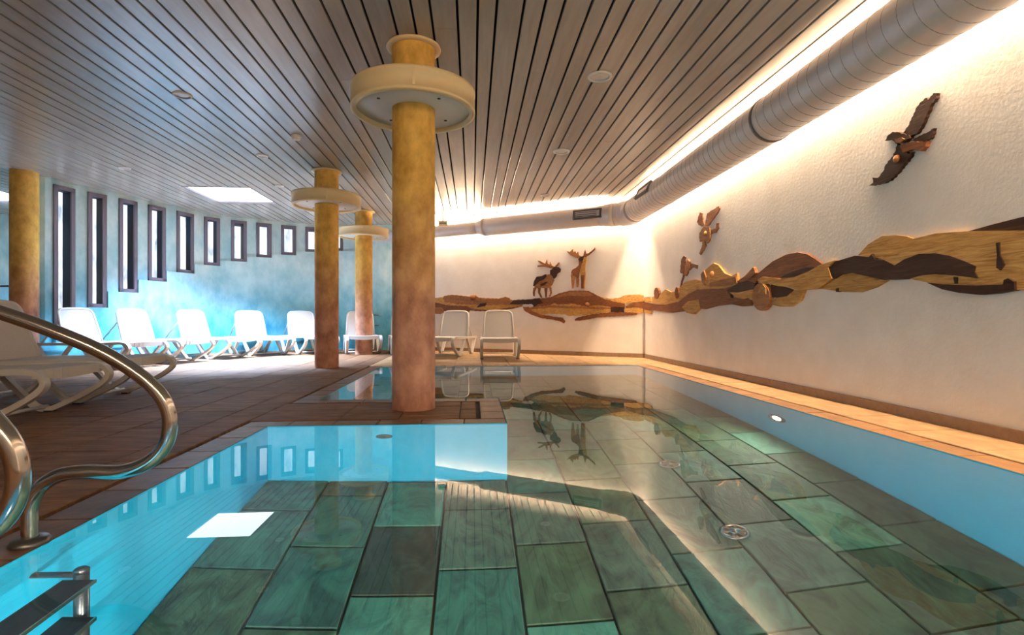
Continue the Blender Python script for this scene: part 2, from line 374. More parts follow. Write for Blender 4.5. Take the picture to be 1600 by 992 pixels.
# ---------------------------------------------------------------- pool basin, slates, water
poly = [(PX0, PY0), (PX1, PY0), (PX1, PY1), (PX0, PY1), (PX0, QY1), (QX, QY1), (QX, QY0), (PX0, QY0)]
mb = MB()
for (xa, ya), (xb, yb) in zip(poly, poly[1:] + poly[:1]): mb.quad((xb, yb, .0), (xa, ya, .0), (xa, ya, ZF - .05), (xb, yb, ZF - .05))
basin = struct(mb.build('pool_basin', M['pool']))
bb = MB().box(PX0, PX1, PY0, PY1, ZF - .08, ZF - .03).build('pool_floor_bed', M['sjoint'], basin)
colx = [PX0, -1.0, -.59, -.18, .24, .65, 1.07, 1.48, 1.9, 2.3, PX1]
joint0 = [2.85, 3.06, 3.27, 2.85, 3.05, 3.23, 2.87, 3.09, 2.73, 2.92]; PL = .606
spec = {0: {0: 'teal', 1: 'teal', -1: 'olive'}, 1: {1: 'grey', 0: 'teal', -1: 'teal'}, 2: {0: 'bright', -1: 'dark', -2: 'bright'}, 3: {1: 'grey', 0: 'grey', -1: 'teal'},
        4: {1: 'teal', 0: 'grey', -1: 'olive', -2: 'bright'}, 5: {0: 'olive', -1: 'grey', -2: 'olive'}, 6: {0: 'grey', 1: 'grey', -1: 'teal'}, 7: {0: 'brown', -1: 'grey', 1: 'grey', -2: 'olive'},
        8: {1: 'olive', 0: 'pale', -1: 'olive', 2: 'olive'}, 9: {2: 'pale', 1: 'olive', 0: 'brown', -1: 'olive'}}
for c_ in range(10):
    for k in range(-5, 12):
        a, b = joint0[c_] + PL * k, joint0[c_] + PL * (k + 1); a, b = max(a, PY0), min(b, PY1)
        if b - a < .04: continue
        xa, xb = colx[c_], colx[c_ + 1]; segs = [(a, b)]
        if xb <= QX + .01: segs = [(a, min(b, QY0)), (max(a, QY1), b)]
        for a2, b2 in segs:
            if b2 - a2 < .04: continue
            kind = spec.get(c_, {}).get(k) or random.choice(['teal', 'olive', 'grey', 'grey', 'brown', 'olive', 'teal'])
            tile('slate_slab', xa, xb, a2, b2, SL[kind], ZF, .03, .007, basin, .003)
wt = MB().add([(x, y, ZW) for x, y in poly], [tuple(range(len(poly)))]).build('pool_water', M['water'])
tag(wt, 'clear still water filling the pool, mirroring ceiling and walls', 'water', kind='stuff')
# pool lamp in the right basin wall, two more added unseen below the camera to light the basin, return nozzle, floor inlets
lens_m = emit_mat('pool_lamp_lens', (1.0, .96, .84), POOL)
def pool_lamp(p, n, label):
    t = thing('pool_lamp', label, 'pool light', p); n = Vector(n); t.rotation_euler = n.to_track_quat('Z', 'Y').to_euler()
    MB().lathe([(.055, 0), (.125, 0), (.13, .008), (.12, .022), (.085, .022), (.06, .010)], 28).build('bezel', M['steeld'], t)
    MB().lathe([(0, .016), (.03, .015), (.062, .010)], 28).build('lens', lens_m, t); return t
pool_lamp((PX1, 4.55, -.62), (-1, 0, 0), 'round lit lamp set in the right pool wall')
pool_lamp((-.85, PY0, -.62), (0, 1, 0), 'left added lamp, unseen in the near pool wall, lighting the basin'); pool_lamp((.25, PY0, -.62), (0, 1, 0), 'right added lamp, unseen in the near pool wall, lighting the basin')
t = thing('return_nozzle', 'small dark inlet nozzle in the pale pool wall under the column', 'nozzle', (-.62, QY0, -.34)); t.rotation_euler = (math.pi / 2, 0, 0)
MB().lathe([(.02, 0), (.058, 0), (.058, .012), (.04, .02), (.02, .02)], 20).build('flange', M['rubber'], t); MB().lathe([(0, .006), (.03, .008), (.034, .012)], 16).build('eyeball', M['black'], t)
for p, lb in (((1.488, 4.03), 'far round floor inlet on the slate pool floor'), ((1.495, 3.01), 'near round chrome floor inlet on the slate pool floor')):
    t = thing('floor_inlet', lb, 'inlet', (*p, ZF))
    MB().lathe([(.0, .002), (.05, .004), (.078, .004), (.085, .012), (.07, .02), (.06, .012)], 24).build('rim', M['steel'], t)
    mb = MB(); mb.lathe([(.0, .03), (.022, .028), (.03, .02), (.03, .004)], 14)
    for k in range(6): a = k * math.pi / 3; mb.obox((.048 * math.cos(a), .048 * math.sin(a), .016), Vector((math.cos(a), math.sin(a), 0)), Vector((-math.sin(a), math.cos(a), 0)), Z, .02, .007, .004)
    mb.build('grating', M['steel'], t)

# ---------------------------------------------------------------- ceiling: boards, backing, trim
mb = MB().box(XL, XR, YF, 14.0, ZC + .05, ZC + .16); ceil = struct(mb.build('ceiling', M['black']))
edges = [2.81]
while edges[-1] > XL: edges.append(edges[-1] - (.197, .138, .152)[(len(edges) - 1) % 3])
snap = lambda v: min(edges, key=lambda e: abs(e - v))
panels = [(snap(-5.0), snap(-3.84), 9.76, 11.08), (snap(-9.75), snap(-8.45), 10.2, 11.35)]
def ymax(x):
    y = 13.6
    while y > 6 and not inside(x, y): y -= .03
    return y + .03
XB = 2.81; pat = [.197, .138, .152]; x = XB; k = 0; nb_ = 0; restb = MB(); bmesh_cache = {}
while x > XL + .1:
    wd = pat[k % 3]; xa, xb = x - wd, x; x = xa; k += 1; xm = (xa + xb) / 2
    y0, y1 = YF, min(ymax(xa + .01), ymax(xb - .01)) + .03
    cuts = [y0] + [v for v in (y0 + (k * 1.7) % 4.6 + 1.6 + 5.2 * q for q in range(4)) if v < y1 - .4] + [y1]
    segs = list(zip(cuts, cuts[1:]))
    for qx0, qx1, qy0, qy1 in panels:
        if xa < qx1 - .01 and xb > qx0 + .01:
            segs = [z for a, b in segs for z in ((a, min(b, qy0)), (max(a, qy1), b)) if z[1] - z[0] > .02]
    for a, b in segs:
        m_ = restb if (nb_ >= 300 or xb < -9.2) else MB()
        h, e = (b - a) / 2 - .001, (xb - xa) / 2 - .0095
        ox, oy, oz = (xm, (a + b) / 2, ZC) if m_ is restb else (0, 0, 0)
        bv = .003
        prof = [(-e, .03), (-e, bv), (-e + bv, 0), (e - bv, 0), (e, bv), (e, .03)]
        vs = [(ox + px_, oy + sy * h, oz + pz_) for sy in (-1, 1) for px_, pz_ in prof]
        m_.add(vs, [(i, i + 1, 7 + i, 6 + i)[::1] for i in range(5)] + [(5, 0, 6, 11), tuple(range(6))[::-1], tuple(range(6, 12))])
        if m_ is not restb:
            nb_ += 1; link('ceiling_board', m_.mesh('ceiling_board', M['board']), ceil, (xm, (a + b) / 2, ZC))
ro = restb.build('ceiling_board_field', M['board'], ceil); ro['kind'] = 'stuff'
struct(MB().box(XB + .006, XR, YF, cornerR.y + .3, ZC - .002, ZC + .04).build('trim_1', M['board']))
# light panels in the ceiling
pm = emit_mat('daylight_panel', (.86, .93, 1.0), 4.0)
for (x0, x1, y0, y1), lb in zip(panels, ('bright white square light panel in the ceiling above the loungers', 'white ceiling light panel beyond the column at the left edge')):
    t = thing('ceiling_light_panel', lb, 'light panel', ((x0 + x1) / 2, (y0 + y1) / 2, ZC)); hx, hy = (x1 - x0) / 2, (y1 - y0) / 2
    mb = MB()
    for sg in (-1, 1):
        mb.box(sg * hx - .012, sg * hx + .012, -hy, hy, -.006, .05); mb.box(-hx, hx, sg * hy - .012, sg * hy + .012, -.006, .05)
    ld = bpy.data.lights.new('panel_light', 'AREA'); ld.shape = 'RECTANGLE'; ld.size = 2 * hx - .1; ld.size_y = 2 * hy - .1; ld.energy = PANEL if x0 > -7 else PANEL * .35; ld.color = COOL; ld.spread = math.radians(96)
    link('panel_light', ld, t, (0, 0, .024))
    mb.build('frame', M['frame'], t); MB().box(-hx + .01, hx - .01, -hy + .01, hy - .01, .03, .048).build('diffuser', pm, t)

# ---------------------------------------------------------------- columns
def column(x, y, label, tray=True, r=.178):
    t = thing('column', label, 'column', (x, y, 0))
    MB().lathe([(r, -.02), (r, ZC)], 48).build('shaft', M['column'], t)
    if not tray: return t
    MB().lathe([(r + .002, ZC - .025), (.222, ZC - .025), (.228, ZC - .016), (.222, ZC - .002), (r + .002, ZC - .002)], 48).build('ceiling_collar', M['tray'], t)
    R, zb, zt = .515, 2.475, 2.655
    tr = MB().lathe([(R - .05, zb + .035), (R - .05, zb), (R - .004, zb), (R, zb + .006), (R, zb + .022), (R - .006, zb + .026), (R - .006, zt - .03), (R, zt - .026), (R, zt), (R - .012, zt), (R - .02, zt - .03)], 72).build('tray_rim', M['tray'], t)
    MB().lathe([(r, zb + .03), (R - .05, zb + .03), (R - .02, zt - .03), (r, zt - .03)], 72).build('tray_plate', M['white'], t)
    cam_a = math.atan2(-y, -x)
    for a in (cam_a, cam_a + 2.09, cam_a - 2.09):
        d = Vector((math.cos(a), math.sin(a), 0)); MB().obox(d * (R - .001) + Z * (zb + zt) / 2, d, Vector((-d.y, d.x, 0)), Z, .004, .011, (zt - zb) / 2 - .028).build('seam_strip', M['tray'], tr)
    for q in range(4):
        a = cam_a + .62 + q * math.pi / 2; MB().lathe([(0, -.006), (.012, -.006), (.014, 0)], 10, (.34 * math.cos(a), .34 * math.sin(a), zb + .03)).build('screw', M['steeld'], t)
    return t
def base(px, py, r=.178):
    p = on_z(px, py, 0); d = Vector((p.x, p.y, 0)).normalized() * r; return p.x + d.x, p.y + d.y
column(*base(646.5, 643), 'nearest ochre and terracotta column with round tray, on the pool peninsula')
column(*base(510.5, 575.5), 'ochre column with round tray standing on the deck by the pool corner')
column(*base(568.5, 554), 'farthest ochre column with round tray, in front of the pale lounger')
lc = at(38, 498, 8.45); column(lc.x, lc.y, 'plain ochre and terracotta column at the left edge without tray', False)

# ---------------------------------------------------------------- ventilation ducts and cove light
DX, DZ, DR = 2.965, 2.735, .222
def duct_profile(a, b, r, step=.115):
    n = int((b - a).length / step); P = []; R = []; d = (b - a).normalized(); Lg = (b - a).length
    for k in range(n + 1):
        s = Lg * k / n
        for o, rr in ((0.0, r),):
            if 0 <= s + o <= Lg: P.append(a + d * (s + o)); R.append(rr)
    return P, R
t = thing('ventilation_duct', 'long round metal air duct hung along the right wall', 'duct', (DX, YF, DZ))
inv = -Vector((DX, YF, DZ)); bk_off = .34
elb = cornerR + Z * DZ; e_r = Vector((DX, 0, DZ))
bk = cornerR + nb * bk_off                                  # line of the far duct: bk + bdir*s
s_hit = (DX - bk.x) / bdir.x; E = Vector((DX, (bk + bdir * s_hit).y, DZ))   # where both duct axes meet
def loc(p): return Vector(p) + inv
A = Vector((DX, YF, DZ)); B = Vector((DX, E.y - .30, DZ))
P, R = duct_profile(A, B, DR); MB().tube([loc(p) for p in P], R, 40).build('duct_body', M['duct'], t)
for yy in (1.2, 5.2, 8.2): MB().tube([loc((DX, yy - .02, DZ)), loc((DX, yy + .02, DZ))], DR + .009, 40).build('duct_collar', M['ductd'] if yy == 5.2 else M['duct'], t)
MB().tube([loc(p) for p in cr([B - Vector((0, .02, 0)), Vector((DX, E.y - .16, DZ)), E + Vector((-.03, -.04, 0)), E + bdir * .16 , E + bdir * .30], 4)], [DR + .004] * 4 + [DR + .01] * 9 + [DR - .005] * 4, 40).build('duct_elbow', M['duct'], t)
def grille(par, c, ax, nrm, hl, hh, n=5, off=Vector((0, 0, 0))):
    up = nrm.cross(ax).normalized(); up = up if up.z > 0 else -up; c = Vector(c) + off
    g = MB()
    for sg in (-1, 1): g.obox(c + ax * sg * hl, ax, up, nrm, .018, hh, .022); g.obox(c + up * sg * hh, ax, up, nrm, hl + .018, .016, .022)
    fr = g.build('grille_frame', M['ductd'], par); MB().obox(c - nrm * .012, ax, up, nrm, hl, hh, .008).build('grille_back', M['black'], fr)
    for k in range(n):
        q = c + up * hh * (2 * (k + .5) / n - 1); MB().obox(q, ax, (up + nrm * .7).normalized(), (nrm - up * .7).normalized(), hl, .014, .003).build('louvre', M['duct'], fr)
dn = Vector((-.93, 0, -.10)).normalized()
gp = on_plane(1003, 300, Vector((DX - DR, 0, 0)), Vector((1, 0, 0)))
grille(t, Vector((DX, gp.y, DZ)) + Vector((-.90, 0, .44)).normalized() * (DR + .004), Vector((0, 1, 0)), Vector((-.90, 0, .44)).normalized(), .30, .075, 5, inv)
def spiral(par, a, b, rad, pitch, org, wd=.007):
    d = (b - a).normalized(); u = d.orthogonal().normalized(); v = d.cross(u); Lg = (b - a).length; n = int(Lg / pitch * 28); vs = []; fs = []
    for k in range(n + 1):
        an = 2 * math.pi * k / 28; c = a + d * (Lg * k / n); e = u * math.cos(an) + v * math.sin(an)
        for o, rr in ((-wd / 2, rad), (0, rad + .003), (wd / 2, rad)): vs.append(c + d * o + e * rr + org)
    for k in range(n):
        for j in range(2): fs.append((3 * k + j, 3 * k + j + 1, 3 * k + 4 + j, 3 * k + 3 + j))
    return MB().add(vs, fs).build('spiral_seam', M['seam'], par)
spiral(t, A + Vector((0, .05, 0)), B, DR, .135, inv)
t2 = thing('ventilation_duct', 'round metal air duct with step and grille along the far wall', 'duct', E + bdir * .3); inv = -(E + bdir * .3)
def s_back(px):
    d = ray(px, 498); s = (E.x * d.y - E.y * d.x) / (bdir.y * d.x - bdir.x * d.y); return s
sA, sB, sC = .3, s_back(757), s_back(578); R2, R3 = .19, .135
P, R = duct_profile(E + bdir * sA, E + bdir * sB, R2, .30); MB().tube([loc(p) for p in P], R, 36).build('duct_body', M['duct'], t2)
MB().tube([loc(E + bdir * (sA + q)) for q in (0, .10, .11, .2, .21, .3)], [DR, DR, R2 + .02, R2 + .02, R2 + .008, R2 + .008], 36).build('duct_reducer', M['duct'], t2)
MB().tube([loc(E + bdir * (sB + q)) for q in (-.05, 0, .12, .16)], [R2 + .006, R2 + .006, R3 + .006, R3 + .006], 36).build('duct_reducer', M['duct'], t2)
P, R = duct_profile(E + bdir * (sB + .1), E + bdir * sC, R3, .30); MB().tube([loc(p) for p in P], R, 32).build('duct_body', M['duct'], t2)
gs = s_back(923); gn = (nb + Z * .12).normalized()
grille(t2, E + bdir * gs + gn * (R2 + .004), bdir, gn, .27, .075, 4, inv)
led = emit_mat('warm_led_tape', WARM, COVE)
lt = MB().tube([(XR - .045, YF + .1, 2.90), (XR - .045, cornerR.y - .12, 2.90)], .012, 8).build('led_strip', led); tag(lt, 'warm glowing light strip hidden behind the right wall duct', 'light strip')
q0 = cornerR + nb * .05 + bdir * .12 + Z * 2.86; q1 = joinL + nb * .05 - bdir * .15 + Z * 2.86
lt = MB().tube([q0, q1], .012, 8).build('led_strip', led); tag(lt, 'warm glowing light strip hidden behind the far wall duct', 'light strip')
lt = MB().tube([(-3.4, YF + .06, 2.86), (2.0, YF + .06, 2.86)], .006, 8).build('led_strip', led); tag(lt, 'added unseen warm light strip along the top of the wall behind the viewer', 'light strip')  # added strip, out of view, to brighten the column fronts and near deck

# ---------------------------------------------------------------- small ceiling fittings
def downlight(px, py, r, label):
    p = on_z(px, py, ZC); t = thing('downlight', label, 'downlight', (p.x, p.y, ZC))
    MB().lathe([(r * .72, .0), (r * .74, -.012), (r * .95, -.016), (r, -.008), (r, 0)], 32).build('ring', M['white'], t)
    MB().lathe([(0, -.004), (r * .4, -.008), (r * .73, -.003)], 32).build('lens', M['duct'], t)
downlight(937, 119, .115, 'nearest round recessed downlight in the ceiling boards, switched off'); downlight(877, 236, .115, 'second round recessed downlight farther along the same ceiling board')
downlight(285, 148, .09, 'round ceiling fitting in the bluish boards at left'); downlight(410, 243, .08, 'small round fitting behind it, above the window wall loungers')
downlight(437, 290, .07, 'tiny round ceiling fitting just left of the second column'); downlight(195, 262, .08, 'small round ceiling fitting nearest the tall windows'); downlight(852, 305, .09, 'farthest small downlight near the far duct')
p = on_z(463, 212, ZC); t = thing('smoke_detector', 'small white smoke detector dome on the ceiling', 'smoke detector', (p.x, p.y, ZC))
MB().lathe([(.062, 0), (.062, -.018), (.052, -.024)], 24).build('base', M['white'], t); MB().lathe([(.052, -.024), (.05, -.045), (.03, -.056), (0, -.058)], 24).build('dome', M['white'], t)
p = at(692, 349, 11.3); t = thing('emergency_light', 'small cream box light hanging under the far ceiling', 'emergency light', (p.x, p.y, ZC))
MB().box(-.09, .09, -.035, .035, p.z - ZC - .05, p.z - ZC + .05).build('housing', M['tray'], t); MB().box(-.012, .012, -.012, .012, p.z - ZC + .05, 0).build('hanger', M['white'], t)
MB().box(-.07, .07, -.039, -.035, p.z - ZC - .012, p.z - ZC + .008).build('slot', M['steeld'], t)

# ---------------------------------------------------------------- sun loungers
def make_lounger(label):
    t = thing('sun_lounger', label, 'sun lounger', group='white plastic sun loungers')
    HX, SZ, WY = .62, .365, .335
    for sg in (-1, 1):
        y = sg * WY
        rail = cr([Vector(v) for v in ((.02, .35, 0), (.5, .36, 0), (1.0, .362, 0), (1.45, .372, 0), (1.72, .385, 0))], 4)
        MB().ribbon([(p.x, p.y) for p in rail], y, .05, .042).build('side_rail', M['plastic'], t)
        leg = cr([Vector(v) for v in ((1.70, .385, 0), (1.82, .370, 0), (1.875, .315, 0), (1.85, .25, 0), (1.72, .16, 0), (1.52, .06, 0), (1.42, .022, 0), (1.33, .035, 0), (1.25, .10, 0), (1.02, .345, 0))], 4)
        MB().ribbon([(p.x, p.y) for p in leg], y, .055, .038).build('leg', M['plastic'], t)
        leg = cr([Vector(v) for v in ((.12, .345, 0), (.30, .12, 0), (.38, .03, 0), (.45, .022, 0), (.53, .06, 0), (.80, .345, 0))], 4)
        MB().ribbon([(p.x, p.y) for p in leg], y, .055, .036).build('leg', M['plastic'], t)
        for fx in (1.42, .43): MB().box(fx - .03, fx + .03, y - .03, y + .03, 0, .012).build('foot', M['rubber'], t)
    # seat sling
    sp = cr([Vector(v) for v in ((HX - .02, .372, 0), (.9, .368, 0), (1.3, .372, 0), (1.62, .388, 0), (1.80, .385, 0))], 4)
    MB().ribbon([(p.x, p.y) for p in sp], 0, 2 * WY - .05, .014).build('seat_sling', M['sling'], t)
    # foot apron, bowed between the sides
    mb = MB(); n = 10
    for k in range(n):
        y0, y1 = -WY + 2 * WY * k / n, -WY + 2 * WY * (k + 1) / n; xc = 1.80 + .03 * (1 - ((y0 + y1) / 2 / WY) ** 2)
        mb.box(xc - .016, xc + .016, y0, y1, .335 - .02 * (1 - ((y0 + y1) / 2 / WY) ** 2), .392)
    mb.build('foot_apron', M['plastic'], t)
    for xx, zz in ((1.40, .045), (.43, .045)): MB().tube([(xx, -WY, zz), (xx, WY, zz)], .014, 8).build('cross_bar', M['plastic'], t)
    MB().tube([(.05, -WY, .345), (.05, WY, .345)], .02, 8).build('cross_bar', M['plastic'], t)
    # backrest raised
    a = math.radians(71); BL = .56
    def bk_(l, y): return Vector((HX - l * math.cos(a), y, SZ + .012 + l * math.sin(a)))
    wb, wt_ = WY - .03, WY - .055; rc = .10; pts = [bk_(0, -wb), bk_(BL * .5, -(wb + wt_) / 2), bk_(BL - rc, -wt_)]
    for k in range(1, 6): q = k / 6 * math.pi / 2; pts.append(bk_(BL - rc + rc * math.sin(q), -wt_ + rc * (1 - math.cos(q))))
    pts += [bk_(BL + .006, -.1), bk_(BL + .008, 0)]
    pts = pts + [Vector((p.x, -p.y, p.z)) for p in reversed(pts[:-1])]
    MB().tube(pts, .021, 8).build('back_frame', M['plastic'], t)
    sl = [p for p in pts]; nrm = Vector((math.sin(a), 0, math.cos(a)))
    sl = [Vector((p.x, p.y * .975, p.z)) - nrm * .005 for p in sl]
    MB().prism(sl, nrm * .010).build('back_sling', M['sling'], t)
    MB().tube([bk_(.36, -WY + .06), Vector((.12, -WY + .06, .36))], .012, 8).build('back_strut', M['plastic'], t); MB().tube([bk_(.36, WY - .06), Vector((.12, WY - .06, .36))], .012, 8).build('back_strut', M['plastic'], t)
    return t
proto = make_lounger('x'); used = [False]
def lounger(x, y, rz, label):
    o = copy_tree(proto) if used[0] else proto; used[0] = True
    o.location = (x, y, 0); o.rotation_euler = (0, 0, rz); o['label'] = label; return o
def wall_lounger(px, label, gap=.72, turn=0.0):
    best = None
    for k in range(900):
        s = cs[-1] * k / 900; n, _ = cnorm(s); p = cpos(s) + n * gap; e = abs(to_px(p.x, p.y)[0] - px)
        if best is None or e < best[0]: best = (e, p, n)
    _, p, n = best; a = math.atan2(n.y, n.x) + turn; d = Vector((math.cos(a), math.sin(a), 0)); o = p - d * .62; return lounger(o.x, o.y, a, label)
lounger(-2.96 - 1.87, 4.33, 0, 'nearest white lounger at left, behind the curved steel handrail')
lounger(-3.02 - 1.87, 5.40, 0, 'second nearest lounger, its foot end showing past the steel handrail')
wall_lounger(131, 'white lounger under the tallest window, leftmost in the row along the turquoise wall', turn=math.radians(-4))
wall_lounger(217, 'second lounger from the left along the turquoise window wall', turn=math.radians(4))
wall_lounger(307, 'third lounger along the turquoise wall, brightest under the ceiling light panel', turn=math.radians(-5), gap=.78)
wall_lounger(394, 'fourth lounger along the turquoise window wall', turn=math.radians(11), gap=.76)
wall_lounger(473, 'fifth lounger by the turquoise wall, left of the second column', turn=math.radians(12), gap=.74)
wall_lounger(563, 'lounger half hidden behind the farthest column', turn=math.radians(30), gap=.80)
def back_lounger(px, label, turn=0.0, gap=.70):
    d = ray(px, 498); q = cornerR + nb * gap; s = (q.x * d.y - q.y * d.x) / (bdir.y * d.x - bdir.x * d.y); p = q + bdir * s
    a = math.atan2(nb.y, nb.x) + math.radians(turn); dd = Vector((math.cos(a), math.sin(a), 0)); o = p - dd * .62; return lounger(o.x, o.y, a, label)
wall_lounger(634, 'lounger mostly hidden behind the nearest column', turn=math.radians(20), gap=.90)
back_lounger(709, 'lounger at the white far wall directly right of the nearest column', 19, .86)
back_lounger(779, 'rightmost lounger at the white far wall below the wooden relief', 32, .92)

# ---------------------------------------------------------------- grab rails and pool ladder
def on_y(px, py, Y): return on_plane(px, py, Vector((0, Y, 0)), Vector((0, 1, 0)))
YR = 1.93
rp = [(47, 846), (46.5, 815), (48, 790), (62, 762), (95, 742), (140, 737), (190, 737), (232, 722), (258, 695), (266, 660), (255, 624), (222, 589), (160, 550), (80, 516), (0, 488), (-90, 460)]
rpts = [on_y(a, b, YR) for a, b in rp]; rpts[0].z = 0.0
l_ = rpts[-1]; rpts += [l_ + Vector((-.16, 0, .03)), l_ + Vector((-.30, 0, -.04)), l_ + Vector((-.38, 0, -.20)), l_ + Vector((-.40, 0, -.45)), Vector((l_.x - .40, YR, 0))]
for yy, lb in ((YR, 'curved stainless steel pool handrail bulging over the water at left'), (1.31, 'nearer steel pool handrail cut off by the left picture edge')):
    b0 = rpts[0]; t = thing('grab_rail', lb, 'handrail', (b0.x, yy, 0)); o0 = Vector((b0.x, YR, 0))
    MB().tube([p - o0 for p in cr(rpts, 6)], .0235, 16).build('rail', M['steel'], t)
    for q in (rpts[0], rpts[-1]): MB().lathe([(.024, .022), (.05, .018), (.058, .006), (.058, 0)], 20, (q.x - b0.x, 0, 0)).build('deck_flange', M['steeld'], t)
t = thing('pool_ladder', 'dark submerged pool ladder with black treads below the handrails', 'ladder', (-1.27, 1.55, ZF))
for yy in (.32, -.32):
    MB().tube([(0, yy, .03), (0, yy, 1.12)], .022, 14).build('stile', M['steeld'], t); MB().tube([(0, yy, 1.08), (-.148, yy, 1.08)], .017, 12).build('wall_bracket', M['steeld'], t)
    MB().lathe([(0, .022), (.016, .018), (.023, .005), (.023, -.02)], 14, (0, yy, 1.12)).build('cap', M['steeld'], t)
for k in range(4):
    z = 1.06 - .27 * k; tr = MB().box(-.045, .055, -.30, .30, z - .016, z).build('tread', M['rubber'], t)
    MB().box(.055, .060, -.30, .30, z - .02, z + .004).build('tread_edge', M['steel'], tr)
# ---------------------------------------------------------------- railing and towel rail
ra = at(16, 498, 9.6); rb_ = at(-140, 498, 9.6); t = thing('guard_railing', 'dark metal railing beyond the column at the left edge', 'railing', (ra.x, ra.y, 0)); dv = Vector((rb_.x - ra.x, rb_.y - ra.y, 0))
for f in (0, .5, 1): MB().tube([dv * f, dv * f + Z * 1.33], .022, 10).build('post', M['steeld'], t)
for z in (1.33, 1.05, .75, .45): MB().tube([Z * z, dv + Z * z], .020, 10).build('rail', M['steeld'], t)
s_ = s_of_px(587); n, tt = cnorm(s_); p = cpos(s_) + n * PRD; t = thing('towel_rail', 'small double wire rack on the turquoise wall behind the farthest column', 'rack', (p.x, p.y, .5))
for z in (.09, .34): MB().tube([tt * -.13 + n * .10 + Z * z, tt * .13 + n * .10 + Z * z], .010, 8).build('bar', M['steeld'], t)
for sg in (-1, 1):
    for z in (.09, .34): MB().tube([tt * .13 * sg + Z * z, tt * .13 * sg + n * .10 + Z * z], .008, 8).build('bracket', M['steeld'], t)

# ---------------------------------------------------------------- carved wooden reliefs on the two walls
def pxmap(x0, y0, sc): return lambda pts: [(x0 + a * sc, y0 + b * sc) for a, b in pts]
c1, c2, c3, c4, c5 = pxmap(1000, 300, .2217), pxmap(1250, 300, .21875), pxmap(1300, 100, .2217), pxmap(680, 440, .2125), pxmap(820, 370, .1008)
RW = (Vector((XR, 0, 0)), Vector((-1, 0, 0))); BW = (cornerR, nb)
def relief(par, wall, origin, name, pts, mat, layer, th=.017, lift=.0, label=None, jag=0.0):
    if jag:
        q = []
        for (ax_, ay_), (bx_, by_) in zip(pts, pts[1:] + pts[:1]):
            ln = math.hypot(bx_ - ax_, by_ - ay_); k_ = max(1, int(ln / 3.2)); q.append((ax_, ay_))
            for j in range(1, k_):
                f = j / k_; o_j = jag * (1 if j % 2 else -1) * random.uniform(.4, 1.0); q.append((ax_ + (bx_ - ax_) * f - (by_ - ay_) / ln * o_j, ay_ + (by_ - ay_) * f + (bx_ - ax_) / ln * o_j))
        pts = q
    p0, n = wall; P = [on_plane(a, b, p0, n) for a, b in pts]; off = .0 if layer == 0 else .004
    q = [p + n * (.001 + lift) - origin for p in P]
    o = MB().prism(q, n * (th + .0095 * layer + random.uniform(0, .002))).build(name, mat, par)
    if label: o['label'] = label
    return o
def knob(par, wall, origin, name, c, r, mat, lift):
    p0, n = wall; p = on_plane(c[0], c[1], p0, n); D = to_px(p.x, p.y)[1]; R = r * D / FPX
    t = Vector((-n.y, n.x, 0)); mb = MB(); vs = []; fs = []; k = 14
    prof = [(1.0, 0), (1.0, .35), (.85, .75), (.5, 1.0), (0, 1.08)]
    for i in range(k):
        a = 2 * math.pi * i / k
        for rr, h in prof: vs.append(p + (t * math.cos(a) + Z * math.sin(a)) * R * rr + n * (lift + R * .8 * h) - origin)
    m = len(prof)
    for i in range(k):
        for j in range(m - 1): fs.append((i * m + j, ((i + 1) % k) * m + j, ((i + 1) % k) * m + j + 1, i * m + j + 1))
    return mb.add(vs, fs, True).build(name, mat, par, True)
def ell(cx, cy, rx, ry, n=16): return [(cx + rx * math.cos(2 * math.pi * k / n), cy + ry * math.sin(2 * math.pi * k / n)) for k in range(n)]
def wall_thing(name, label, cat, wall, px, py):
    p = on_plane(px, py, *wall); return thing(name, label, cat, p), p
t, o0 = wall_thing('wood_relief', 'long layered wooden landscape relief along the right wall', 'wall relief', RW, 1300, 440)
